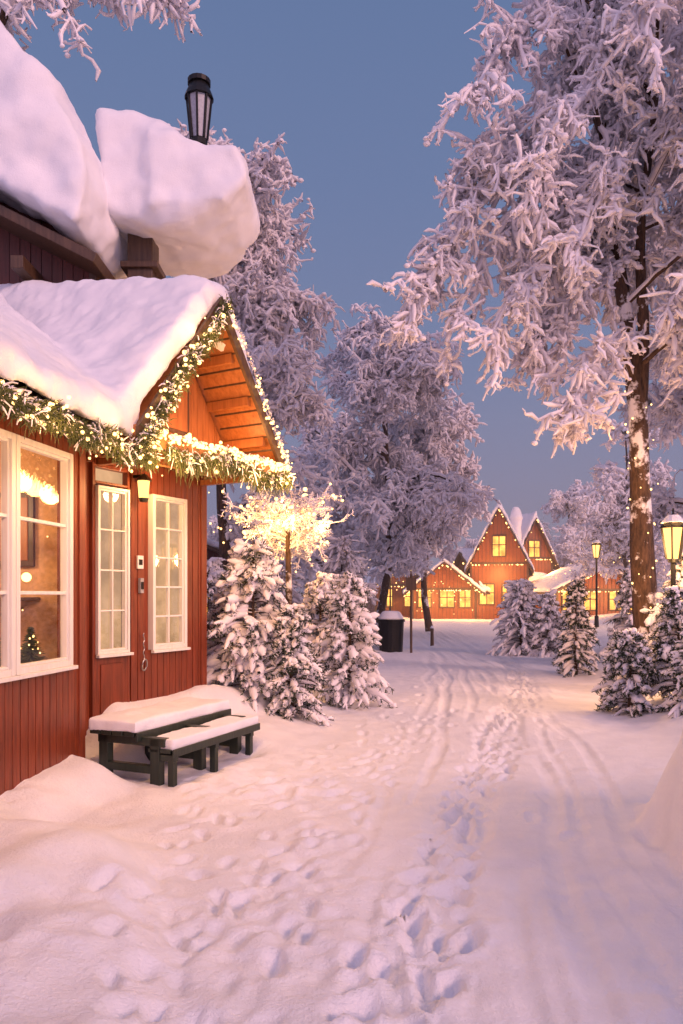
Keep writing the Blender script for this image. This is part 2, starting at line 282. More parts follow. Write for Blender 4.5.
# ---------------------------------------------------------------- architecture helpers
class Fr:
    def __init__(s,o,ang=None,u=None):
        s.o=Vector((o[0],o[1],o[2] if len(o)>2 else 0)); s.u=Vector((math.cos(ang),math.sin(ang),0)) if u is None else Vector((u[0],u[1],0)).normalized()
        s.n=Vector((s.u.y,-s.u.x,0))
    def p(s,a,b,z): return s.o+s.u*a+s.n*b+Vector((0,0,z))
class B:
    def __init__(s): s.V=[];s.F=[];s.M=[]
    def hexa(s,pts,m=0):
        k=len(s.V); s.V+=[tuple(p) for p in pts]
        for f in ((0,3,2,1),(4,5,6,7),(0,1,5,4),(1,2,6,5),(2,3,7,6),(3,0,4,7)): s.F.append([k+i for i in f]); s.M.append(m)
    def box(s,fr,a0,a1,b0,b1,z0,z1,m=0):
        s.hexa([fr.p(a0,b0,z0),fr.p(a1,b0,z0),fr.p(a1,b1,z0),fr.p(a0,b1,z0),fr.p(a0,b0,z1),fr.p(a1,b0,z1),fr.p(a1,b1,z1),fr.p(a0,b1,z1)],m)
    def quad(s,pts,m=0):
        k=len(s.V); s.V+=[tuple(p) for p in pts]; s.F.append([k,k+1,k+2,k+3]); s.M.append(m)
    def prism(s,A,Bp,m=0):
        k=len(s.V);n=len(A); s.V+=[tuple(p) for p in A]+[tuple(p) for p in Bp]
        s.F.append([k+i for i in range(n)][::-1]); s.F.append([k+n+i for i in range(n)])
        s.M+=[m,m]
        for i in range(n): s.F.append([k+i,k+(i+1)%n,k+n+(i+1)%n,k+n+i]); s.M.append(m)
    def cyl(s,c,r0,r1,z0,z1,n=16,m=0):
        s.prism([Vector((c[0]+r0*math.cos(i/n*6.2832),c[1]+r0*math.sin(i/n*6.2832),z0)) for i in range(n)],[Vector((c[0]+r1*math.cos(i/n*6.2832),c[1]+r1*math.sin(i/n*6.2832),z1)) for i in range(n)],m)
    def obj(s,name,mats,parent=None,bev=0,smooth=False):
        me=bpy.data.meshes.new(name); me.from_pydata(s.V,[],s.F); 
        for m in mats: me.materials.append(m)
        me.polygons.foreach_set('material_index',s.M)
        if smooth: me.polygons.foreach_set('use_smooth',[True]*len(s.F))
        me.update(); o=bpy.data.objects.new(name,me); link(o,parent)
        import bmesh
        bm=bmesh.new(); bm.from_mesh(me); bmesh.ops.recalc_face_normals(bm,faces=bm.faces); bm.to_mesh(me); bm.free()
        if bev:
            b=o.modifiers.new('bevel','BEVEL'); b.width=bev; b.segments=2; b.limit_method='ANGLE'
        return o
def cl(name,sc,d):
    t=bpy.data.textures.new(name,'CLOUDS'); t.noise_scale=sc; t.noise_depth=d; return t
tex=cl('snow_lumps',.45,3); tex2=cl('snow_billows',.9,2); tex3=cl('snow_crust',.16,2)
def snowify(o,vox=.05,it=12,disp=.12,t=None,fine=0):
    r=o.modifiers.new('remesh','REMESH'); r.mode='VOXEL'; r.voxel_size=vox; r.use_smooth_shade=True
    s=o.modifiers.new('smooth','SMOOTH'); s.iterations=it; s.factor=.6
    if disp:
        d=o.modifiers.new('displace','DISPLACE'); d.texture=t or tex; d.strength=disp; d.mid_level=.5; d.texture_coords='GLOBAL'
    if fine:
        d=o.modifiers.new('displace_fine','DISPLACE'); d.texture=tex3; d.strength=fine; d.mid_level=.5; d.texture_coords='GLOBAL'
def light(name,loc,w,c=(1,.55,.22),r=.06,parent=None):
    l=bpy.data.lights.new(name,'POINT'); l.energy=w; l.color=c; l.shadow_soft_size=r; o=bpy.data.objects.new(name,l); o.location=loc; link(o,parent); return o
def boards(b,fr,a0,a1,z0,z1,ops,t=.03,w=.1,m=0,b0=0):
    a=a0
    while a<a1-.005:
        e=min(a+w,a1); iv=[(z0,z1)]
        for (p,q,r,s) in ops:
            if p<e-.001 and q>a+.001:
                nv=[]
                for (c,d) in iv:
                    if r>c: nv.append((c,min(d,r)))
                    if s<d: nv.append((max(c,s),d))
                iv=[v for v in nv if v[1]-v[0]>.01]
        for c,d in iv:
            b.box(fr,a+.004,e-.004,b0,b0+t*(1+.12*math.sin(a*57)),c,d,m)
        a=e
def window(fr,a0,a1,z0,z1,cols,rows,parent,name='window',b=.03,fw=.045,mu=.02,back=None):
    w=B(); 
    w.box(fr,a0-fw,a0,b-.06,b+.035,z0-fw,z1+fw); w.box(fr,a1,a1+fw,b-.06,b+.035,z0-fw,z1+fw)
    w.box(fr,a0,a1,b-.06,b+.033,z0-fw,z0); w.box(fr,a0,a1,b-.06,b+.033,z1,z1+fw); w.box(fr,a0-fw-.02,a1+fw+.02,b+.02,b+.07,z0-fw-.03,z0-fw)
    iw=.022
    for (x0,x1) in ((a0,a0+iw),(a1-iw,a1)): w.box(fr,x0,x1,b-.04,b+.015,z0,z1)
    for (y0,y1) in ((z0,z0+iw),(z1-iw,z1)): w.box(fr,a0+iw,a1-iw,b-.04,b+.015,y0,y1)
    for i in range(1,cols):
        x=a0+(a1-a0)*i/cols; w.box(fr,x-mu/2,x+mu/2,b-.03,b+.01,z0+iw,z1-iw)
    for i in range(1,rows):
        z=z0+(z1-z0)*i/rows; w.box(fr,a0+iw,a1-iw,b-.028,b+.008,z-mu/2,z+mu/2)
    w.obj(name+'_frame',[WHITE],parent,.004)
    g=B(); g.quad([fr.p(a0+.01,b-.02,z0+.01),fr.p(a1-.01,b-.02,z0+.01),fr.p(a1-.01,b-.02,z1-.01),fr.p(a0+.01,b-.02,z1-.01)]); g.obj(name+'_glass',[GLASS],parent)
    if back:
        c=B(); n=24; A0=[a0-.02+(a1-a0+.04)*i/n for i in range(n+1)]
        for i in range(n):
            o0=-.055+.012*math.sin(i*1.9);o1=-.055+.012*math.sin((i+1)*1.9)
            c.quad([fr.p(A0[i],o0,z0-.03),fr.p(A0[i+1],o1,z0-.03),fr.p(A0[i+1],o1,z1+.03),fr.p(A0[i],o0,z1+.03)])
        c.obj(name+'_curtain',[back],parent,0,True)
def garland(pts,parent,name,r=.11,dens=900,bulbs=30,rb=.014,snowf=.12,seed=0,drop=0):
    rng=np.random.default_rng(seed); A=Acc(); P=np.array(pts,float); L=np.linalg.norm(np.diff(P,axis=0),axis=1); cum=np.concatenate([[0],np.cumsum(L)])
    def at(t):
        s=t*cum[-1]; i=np.clip(np.searchsorted(cum,s)-1,0,len(L)-1); f=((s-cum[i])/L[i])[:,None]; return P[i]*(1-f)+P[i+1]*f
    n=int(dens*cum[-1]); c=at(rng.random(n))+rng.normal(size=(n,3))*r*.3; d=nrm(rng.normal(size=(n,3))-UP*.5); e=c+d*rng.uniform(.3,1,(n,1))*r
    if drop: e[:,2]-=rng.random(n)**3*drop
    Q=np.stack([c,(c+e)/2+UP*.01,e],1); sn=rng.random(n)<snowf
    A.tubes(Q[~sn],rad((~sn).sum(),3,.005,.002,rng),3,0)
    if sn.any(): A.tubes(Q[sn]+UP*.02,rad(sn.sum(),3,.009,.004,rng),3,1)
    nb=int(bulbs*cum[-1]); c=at(rng.random(nb))+rng.normal(size=(nb,3))*r*.55; A.blobs(c,rb*rng.uniform(.5,1.5,nb),2)
    return A.obj(name,[GNEEDLE,FROST,BULB],parent)
# ---------------------------------------------------------------- red cabin in the foreground
H=empty('red_wooden_cabin')
G=Fr((-2.49,7.5),u=(.48,.877)); W=Fr((-2.355,6.4),u=(.159,.987))
b=B(); opsG=[(0,.436,1.0,2.7),(.793,1.369,1.0,2.7),(-.04,.47,-.2,2.92)]
boards(b,G,-.3,1.66,-.1,3.02,opsG); b.box(G,-.3,-.04,-.06,-.002,-.1,3.02); b.box(G,.47,.79,-.06,-.002,-.1,3.02); b.box(G,1.372,1.66,-.06,-.002,-.1,3.02); b.box(G,.79,1.372,-.06,-.002,-.1,.999);b.box(G,.79,1.372,-.06,-.002,2.702,3.02); b.box(G,-.04,.47,-.06,-.002,2.92,3.02)
b.box(G,1.64,1.74,-3.5,.045,-.1,3.05,0)
b.obj('gable_wall_boards',[RED],H,.003)
b=B()
opsW=[(-.765,-.03,1.04,2.76),(-1.60,-.83,1.04,2.76),(-.83,-.765,1.04,2.76)]
boards(b,W,-4.5,.18,-.15,2.95,opsW,m=0); b.box(W,-4.5,.2,-.06,-.002,-.15,1.03); b.box(W,-4.5,.2,-.06,-.002,2.77,2.95); b.box(W,-.03,.2,-.06,-.002,1.03,2.77); b.box(W,-4.5,-1.6,-.06,-.002,1.03,2.77)
b.box(W,.16,.26,-.9,.045,-.15,2.95)
b.obj('front_wall_boards',[RED],H,.003)
window(W,-.76,-.035,1.05,2.75,1,3,H,'front_window',fw=.05,mu=.028); window(W,-1.6,-.87,1.05,2.75,1,3,H,'front_window',fw=.05,mu=.028)
b=B(); b.box(W,-3.6,.15,-2.2,-2.15,.3,3.0); b.box(W,.12,.17,-2.15,-.1,.3,3.0); b.box(W,-3.6,-3.55,-2.15,-.1,.3,3.0); b.box(W,-3.6,.15,-2.15,-.1,2.95,3.0,1); b.box(W,-3.55,.12,-2.15,-.1,.3,.35,1)
b.obj('room_shell',[ROOMW,ORANGE],H)
b=B(); b.box(W,-.75,.05,-.42,-.15,.98,1.03,0); b.box(W,.085,.118,-.95,-.35,1.85,2.5,0); b.box(W,.078,.086,-.9,-.4,1.9,2.45,1); b.box(W,-.0,.118,-2.1,-1.35,.4,2.2,0); b.box(W,-.03,0.,-2.05,-1.4,1.0,1.6,1); b.box(W,-.14,.118,-.95,-.3,1.55,1.58,0)
for i in range(6): b.box(W,-.10,-.04,-.9+.09*i,-.85+.09*i,1.58,1.66+.03*(i%3),i%2)
b.obj('room_furnishing',[BROWN,ORANGE],H,.005)
A=Acc(); rg=np.random.default_rng(5); n=60
c=np.array([[*W.p(rg.uniform(-1.5,.08),rg.uniform(-1.2,-.15),rg.uniform(1.05,2.5))] for _ in range(n)]); A.blobs(c,rg.uniform(.006,.016,n),0)
c=np.array([[*W.p(-.2,-.55,2.15)],[*W.p(-.5,-1.2,1.85)],[*W.p(-.95,-.8,1.5)],[*W.p(-.1,-.3,1.75)]]); A.blobs(c,np.array([.05,.05,.05,.04]),0,14,10); A.obj('room_lights',[BULB],H)
A=Acc(); rng=rg
for (aa,oo) in ((-.12,-.25),(-.55,-.3)):
    base=np.array(W.p(aa,oo,1.03)); P=np.stack([np.linspace(base,base+UP*.3,5)]); P3=grow(P,600,.12,2,rng,.0,1,-.1,0,.1,(0,1),.85); A.tubes(P3,rad(600,2,.006,.002,rng),3,0); A.blobs(base+rng.normal(size=(14,3))*np.array([.04,.04,.06])+UP*.12,np.full(14,.008),1)
A.obj('little_christmas_trees',[GNEEDLE,BULB],H)
light('room_lamp',W.p(-.7,-1.1,2.4),62,(1,.60,.30),.15,H)
# door
b=B(); b.box(G,-.04,0,-.03,.045,.0,2.92); b.box(G,.436,.47,-.03,.045,0,2.92); b.box(G,0,.436,-.03,.044,.2,.98); b.box(G,0,.436,-.03,.044,2.72,2.745); b.box(G,0,.436,-.03,.043,2.88,2.92)
b.box(G,.06,.37,.044,.056,.4,.9,0); b.obj('door_leaf',[RED],H,.005)
window(G,.03,.41,1.03,2.67,2,4,H,'door_window',b=.045,fw=.028,mu=.016,back=CURT)
b=B(); b.box(G,.0,.436,-.05,-.03,2.745,2.88,1); b.obj('transom_light',[WHITE,CURT],H)
window(G,.84,1.32,1.04,2.66,2,5,H,'gable_window',fw=.042,mu=.02,back=CURT)
b=B(); b.box(G,.575,.66,.035,.055,1.88,2.02,0); b.box(G,.59,.645,.055,.058,1.92,1.98,1); b.box(G,.60,.65,.035,.07,1.62,1.78,2); b.box(G,.605,.645,.07,.075,1.66,1.74,1)
b.obj('door_sign_and_intercom',[WHITE,BLACK,PLASTIC],H,.004)
A=Acc(); t=np.linspace(0,6.283,18); c=[G.p(.66+.035*math.cos(x),.07+.01*math.sin(x),.85+.06*math.sin(x)) for x in t]; A.tubes(np.array([c]),np.full((1,18),.009),6,0)
c=[G.p(.66+.01*math.sin(x*3),.06,.91+.28*x/6.28) for x in t]; A.tubes(np.array([c]),np.full((1,18),.006),6,0); A.obj('door_pull_rope',[STEEL],H)
b=B(); b.box(G,-.42,1.78,.02,1.0,3.03,3.07,0)
for o in (.3,.62): b.box(G,-.38,1.74,o,o+.07,2.96,3.03,1)
b.box(G,-.48,1.86,.98,1.06,2.94,3.10,1)
for s_ in (.02,1.62): b.box(G,s_,s_+.07,.04,.98,2.9,2.965,1)
b.obj('porch_ceiling_beams',[ORANGE,ORANGE],H,.005)
b=B(); cs=.69; hw=1.02
a=cs-hw
while a<cs+hw-.01:
    e=min(a+.1,cs+hw); z=lambda q: 3.08+ (1-abs(q-cs)/hw)*1.36
    b.prism([G.p(a+.003,.42,3.08),G.p(e-.003,.42,3.08),G.p(e-.003,.42,z(e)),G.p(a+.003,.42,z(a))],[G.p(a+.003,.45,3.08),G.p(e-.003,.45,3.08),G.p(e-.003,.45,z(e)),G.p(a+.003,.45,z(a))]); a=e
b.box(G,.42,.9,.452,.48,3.3,3.85,1); b.box(G,.46,.86,.48,.49,3.34,3.81,2)
b.obj('gable_triangle',[ORANGE,BROWN,ORANGE],H)
b=B(); zf,za,hh=2.98,4.52,1.16
def slope(s0,z0,s1,z1,t,o0,o1,m):
    b.prism([G.p(s0,o0,z0),G.p(s1,o0,z1),G.p(s1,o0,z1+t),G.p(s0,o0,z0+t)],[G.p(s0,o1,z0),G.p(s1,o1,z1),G.p(s1,o1,z1+t),G.p(s0,o1,z0+t)],m)
slope(cs-hh,zf,cs,za,.07,-3.2,1.05,0); slope(cs,za,cs+hh,zf,.07,-3.2,1.05,0)
slope(cs-hh-.02,zf-.06,cs,za-.06,.16,1.05,1.09,1); slope(cs,za-.06,cs+hh+.02,zf-.06,.16,1.05,1.09,1)
for k in (.25,.5,.75):
    s_=cs+hh*k; z_=za+(zf-za)*k; b.box(G,s_-.03,s_+.03,.0,1.0,z_-.1,z_-.005,2)
for k in range(1,12):
    s_=cs+hh*k/12; z_=za+(zf-za)*k/12; b.box(G,s_-.006,s_+.006,.46,1.04,z_-.012,z_+.01,1)
E=lambda a,o,z:W.p(a,o,z)
b.prism([E(-4.5,.42,2.86),E(.45,.42,2.86),E(.45,.42,2.94),E(-4.5,.42,2.94)],[E(-4.5,-2.0,4.7),E(1.6,-2.0,4.7),E(1.6,-2.0,4.78),E(-4.5,-2.0,4.78)],1)
b.obj('roof_slabs',[ORANGE,BROWN,ORANGE],H)
b=B()
f=lambda o,up: [G.p(cs-hh-.1,o,zf+.04),G.p(cs,o,za+.05),G.p(cs+hh+.07,o,zf+.02),G.p(cs+hh+.1,o,zf+.12),G.p(cs+.12,o,za+.25+up),G.p(cs-.15,o,za+.27+up),G.p(cs-hh-.22,o,zf+.3+up*.6)]
b.prism([E(-4.5,.5,2.94),E(.42,.5,2.94),E(.42,.5,3.2),E(-4.5,.5,3.2)],[E(-4.5,-2.0,4.75),E(1.6,-2.0,4.75),E(1.6,-2.0,5.15),E(-4.5,-2.0,5.15)])
b.prism(f(1.06,0),f(-3.2,.75))
o=b.obj('roof_snow',[SNOW],H); snowify(o,.04,24,.15,None,.025)
# upper block
U=Fr((-6.4,9.2),u=(1,0))
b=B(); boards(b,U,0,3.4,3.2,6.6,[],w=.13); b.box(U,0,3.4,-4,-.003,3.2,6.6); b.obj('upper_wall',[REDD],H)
b=B(); b.box(U,3.32,3.42,-3.9,.05,3.2,5.6,0)
b.prism([Vector((-4.9,8.6,6.45)),Vector((-2.85,8.6,5.42)),Vector((-2.8,8.6,5.52)),Vector((-4.9,8.6,6.58))],[Vector((-4.9,12,6.45)),Vector((-2.85,12,5.42)),Vector((-2.8,12,5.52)),Vector((-4.9,12,6.58))],0)
b.box(U,2.6,2.75,-.2,.6,5.35,5.5,0); b.box(U,1.6,1.75,-.2,.6,5.8,5.95,0)
b.box(U,3.66,3.98,-.75,-.4,3.5,6.5,1); b.box(U,3.58,4.06,-.8,-.35,5.78,5.86,0)
b.obj('upper_eaves_and_chimney',[BROWN,BROWN],H,.01)
b=B(); poly=[(-5.4,6.7),(-4.0,6.28),(-3.4,6.0),(-3.0,5.75),(-2.82,6.05),(-2.88,6.7),(-3.25,7.35),(-3.85,8.05),(-5.4,9.5)]
b.prism([Vector((x,8.35,z)) for x,z in poly],[Vector((x,12,z)) for x,z in poly])
o=b.obj('upper_roof_snow',[SNOW],H); snowify(o,.055,20,.42,tex2,.05)
b=B(); poly=[(-2.95,6.3),(-2.6,6.15),(-2.2,6.1),(-1.7,6.18),(-1.4,6.38),(-1.3,6.75),(-1.5,7.0),(-2.0,7.2),(-2.5,7.45),(-2.95,7.5)]
b.prism([Vector((x,9.1,z)) for x,z in poly],[Vector((x,10.9,z)) for x,z in poly])
pl=[(-2.3,6.25),(-1.4,6.3),(-1.12,6.6),(-1.25,7.0),(-1.7,7.1),(-2.3,7.15)]
b.prism([Vector((x,8.95,z)) for x,z in pl],[Vector((x,10.4,z)) for x,z in pl])
o=b.obj('chimney_snow_cap',[SNOW],H); snowify(o,.05,26,.30,tex2,.05)
b=B(); c=(-1.86,9.8); b.cyl(c,.07,.07,6.9,7.5,12,0); b.cyl(c,.11,.11,7.46,7.54,12,0); b.cyl(c,.095,.15,7.54,8.08,8,1); b.cyl(c,.19,.17,8.08,8.14,16,0); b.cyl(c,.17,.12,8.14,8.26,16,0); b.cyl(c,.15,.15,8.26,8.32,16,0)
for i in range(8):
    an=i/8*6.2832; q=Vector((math.cos(an),math.sin(an),0)); t=Vector((-q.y,q.x,0))*.013; p0=Vector((c[0],c[1],7.54))+q*.10; p1=Vector((c[0],c[1],8.08))+q*.155; d=q*.02
    b.hexa([p0-t,p0+t,p0+t+d,p0-t+d,p1-t,p1+t,p1+t+d,p1-t+d])
b.obj('chimney_lantern',[BLACK,FGLASS],H)
b=B(); c=G.p(.55,.16,0); b.cyl(c,.05,.065,2.62,2.8,8,1); b.cyl(c,.09,.03,2.8,2.87,8,0); b.cyl(c,.04,.055,2.58,2.62,8,0); b.box(G,.53,.57,.03,.16,2.84,2.87,0); b.obj('wall_lantern',[BLACK,LAMPG],H)
light('wall_lantern_light',G.p(.55,.36,2.68),20,parent=H,r=.08)
gp=lambda s,o,z:list(G.p(s,o,z)); wp=lambda s,o,z:list(W.p(s,o,z))
pts=[gp(cs,1.14,za+.02)]+[gp(cs-hh*k,1.14,za+(zf-za)*k-.02-.05*math.sin(k*9)) for k in (.15,.3,.45,.6,.75,.9,1.02)]
garland(pts,H,'barge_garland',.10,1200,52,.015,seed=1)
pts=[gp(cs-hh*1.02,1.14,zf-.04),wp(.5,.55,2.80)]+[wp(.4-.35*i,.52,2.88-.11*math.sin(i*1.7)**2) for i in range(13)]
garland(pts,H,'eave_garland',.115,1400,46,.013,seed=2)
pts=[gp(-.4+2.3*k/8,1.12,3.06-.03*(k%2)) for k in range(9)]
garland(pts,H,'beam_light_string',.04,160,130,.014,.5,seed=3)
pts=[gp(-.1+2.0*k/8,1.10,2.92-.05*math.sin(k*1.3)) for k in range(9)]
garland(pts,H,'beam_garland',.11,1300,30,seed=4,drop=.14)
pts=[gp(cs+hh*k,1.13,za+.10+(zf-za)*k) for k in (0,.25,.5,.75,1)]
garland(pts,H,'barge_light_string',.03,120,38,.012,.9,seed=5)
for i,(s_,o_,z_,w_) in enumerate([(-.2,1.3,2.8,20),(.4,1.33,2.75,18),(1.1,1.33,2.8,22),(1.8,1.3,2.8,36),(.3,1.36,4.1,10),(-.1,1.36,3.5,10),(.7,.8,3.2,10),(1.3,.8,3.15,10)]): light('string_light',G.p(s_,o_,z_),w_,parent=H,r=.12,c=(1,.50,.17))
for s_ in (-2.2,-1.2,-.3,.4): light('string_light',W.p(s_,.76,2.66),18,parent=H,r=.12,c=(1,.50,.17))
light('gable_glow_light',G.p(.3,.7,3.35),6,parent=H,r=.1)
# ---------------------------------------------------------------- bench
Bn=empty('park_bench'); F=Fr((-1.52,6.42),u=(.40,.917))
b=B()
for a in (.0,.64,1.28):
    for o in (-.66,-.10): b.box(F,a,a+.08,o-.05,o+.05,-.12,.36)
    b.box(F,a,a+.08,-.72,-.0,.29,.365)
    b.box(F,a+.005,a+.075,-.62,-.1,.05,.12)
    b.box(F,a+.01,a+.07,-.05,.1,.17,.23); b.box(F,a+.01,a+.07,.03,.09,-.1,.18)
b.obj('legs',[GREEN],Bn,.006)
b=B()
for k in range(4): b.box(F,-.06,1.46,-.76+.125*k,-.65+.125*k,.37,.41)
b.box(F,-.06,1.46,-.255,-.235,.33,.41); b.obj('seat_planks',[GREEN],Bn,.006)
b=B()
for k in range(2): b.box(F,-.0,1.48,-.17+.125*k,-.06+.125*k,.24,.275)
b.box(F,.0,1.48,.085,.10,.21,.28); b.obj('lower_step_planks',[GREEN],Bn,.006)
b=B(); b.box(F,-.07,1.46,-.78,-.25,.395,.51); o=b.obj('seat_snow',[SNOW],Bn); snowify(o,.02,6,.05,None,.02)
b=B(); b.box(F,.02,1.48,-.18,.09,.26,.36); o=b.obj('step_snow',[SNOW],Bn); snowify(o,.02,4,.04,None,.015)
# ---------------------------------------------------------------- illuminated small tree
def lit_tree(x,y,zc,seed):
    rng=np.random.default_rng(seed); A=Acc(); g=gz(x,y)-.1
    S=np.stack([resample([(x,y,g),(x+.02,y,zc*.6),(x,y,zc),(x,y,zc+.6)],8)]); A.tubes(S,np.linspace(.07,.03,8)[None],8,0)
    P1=grow(S,34,.85,6,rng,.1,1,.3,.07,.15,(.64,1),.1); A.tubes(P1,rad(34,6,.018,.01,rng),4,1)
    P2=grow(P1,420,.3,4,rng,.6,.8,.1,.05,.2,(.1,1),.2); A.tubes(P2,rad(420,4,.018,.009,rng),3,1)
    P3=grow(P2,5200,.07,2,rng,.5,1,0,0,.2,(.05,1),.2); A.tubes(P3,rad(5200,2,.014,.004,rng),3,1)
    q=P2[rng.integers(0,420,260),3]; A.blobs(q,rng.uniform(.012,.032,260),2)
    o=A.obj('illuminated_tree',[BARK,FROST,BULB])
    for d in ((0,-.6,.1),(.6,-.2,.1),(-.6,-.2,.1),(0,.3,.5)): light('tree_bulb_light',(x+d[0],y+d[1],zc+.25+d[2]),42,(1,.46,.13),.12,o)
lit_tree(-.9,12.6,2.35,3)
def street_lamp(x,y,h,s=1.,w=60):
    e=empty('street_lamp'); g=gz(x,y)-.05; b=B(); c=(x,y)
    b.cyl(c,.09*s,.07*s,g,g+.5,12); b.cyl(c,.04*s,.035*s,g+.5,h-.3*s,10); b.cyl(c,.07*s,.07*s,h-.33*s,h-.28*s,12)
    b.cyl(c,.10*s,.02*s,h+.25*s,h+.38*s,6); b.cyl(c,.2*s,.12*s,h+.17*s,h+.26*s,6); b.cyl(c,.015*s,.015*s,h+.38*s,h+.46*s,6)
    for i in range(6):
        a=i/6*6.2832; p0=Vector((x+.10*s*math.cos(a),y+.10*s*math.sin(a),h-.28*s)); p1=Vector((x+.17*s*math.cos(a),y+.17*s*math.sin(a),h+.18*s)); t=Vector((-math.sin(a),math.cos(a),0))*.012*s; q=Vector((math.cos(a),math.sin(a),0))*.012*s
        b.hexa([p0-t-q,p0+t-q,p0+t+q,p0-t+q,p1-t-q,p1+t-q,p1+t+q,p1-t+q])
    b.obj('post_and_lantern_frame',[BLACK],e)
    b=B(); b.cyl(c,.09*s,.155*s,h-.27*s,h+.17*s,6); b.obj('lantern_glass',[LAMPG],e)
    b=B(); b.cyl(c,.17*s,.08*s,h+.25*s,h+.36*s,12); o=b.obj('lantern_snow',[SNOW],e); 
    light('lantern_light',(x,y-.4*s,h-.1),w*.6,(1,.50,.17),.15,e); light('lantern_light',(x-.45*s,y+.1,h-.1),w*.4,(1,.50,.17),.15,e)
street_lamp(4.82,10.9,2.4,1.,210)
street_lamp(10.2,30,3.4,1.1,150); street_lamp(2.6,40,2.9,1.2,200)
A=Acc(); t=np.linspace(0,1,46); rg=np.random.default_rng(8); c=np.stack([5.72-.25*t+.24*np.cos(t*40),14+.24*np.sin(t*40)-.05,.8+t*4.6],-1)+rg.normal(size=(46,3))*.04
A.blobs(c,rg.uniform(.010,.022,46),0); o=A.obj('trunk_light_string',[BULB])
for z_ in (1.8,3.8): light('trunk_string_light',(5.0,13.0,z_),44,(1,.44,.13),.2,o)
A=Acc(); c=[]
for (x,y,z,s,n) in ((5.6,40,1.4,1.4,26),(12.6,40,2.2,1.6,24),(3.2,44,2.2,1.6,30),(-4.0,21,3.6,1.2,24),(14.5,40,2.8,1.4,14)):
    c.append(np.array([x,y,z])+rg.normal(size=(n,3))*np.array([s,s*.5,s*.4]))
c=np.concatenate(c); c[:,2]=np.maximum(c[:,2],.6); A.blobs(c,rg.uniform(.015,.035,len(c)),0); A.obj('fairy_lights',[BULB])
# ---------------------------------------------------------------- litter bin, posts
e=empty('litter_bin'); x,y=1.42,21.5; g=gz(x,y); b=B(); b.cyl((x,y),.33,.37,g-.05,g+.85,20); b.cyl((x,y),.40,.40,g+.85,g+.92,20); b.cyl((x,y),.05,.05,g+.9,g+.95,8)
b.obj('drum_and_rim',[BLACK],e,.01)
b=B(); b.cyl((x,y),.40,.25,g+.9,g+1.15,20); o=b.obj('snow_cap',[SNOW],e); snowify(o,.04,4,.03)
e=empty('sign_post'); x,y=1.95,21; g=gz(x,y); b=B(); b.cyl((x,y),.035,.035,g-.05,g+2.2,8); f2=Fr((x,y),u=(1,0)); b.box(f2,-.14,.14,.036,.05,g+1.75,g+2.1,0); b.obj('post_and_board',[BROWN],e)
e=empty('path_marker_post'); x,y=2.9,24; g=gz(x,y); b=B(); b.cyl((x,y),.06,.05,g-.05,g+.55,8); b.cyl((x,y),.07,.03,g+.55,g+.63,8,1); b.obj('post',[BROWN,SNOW],e)
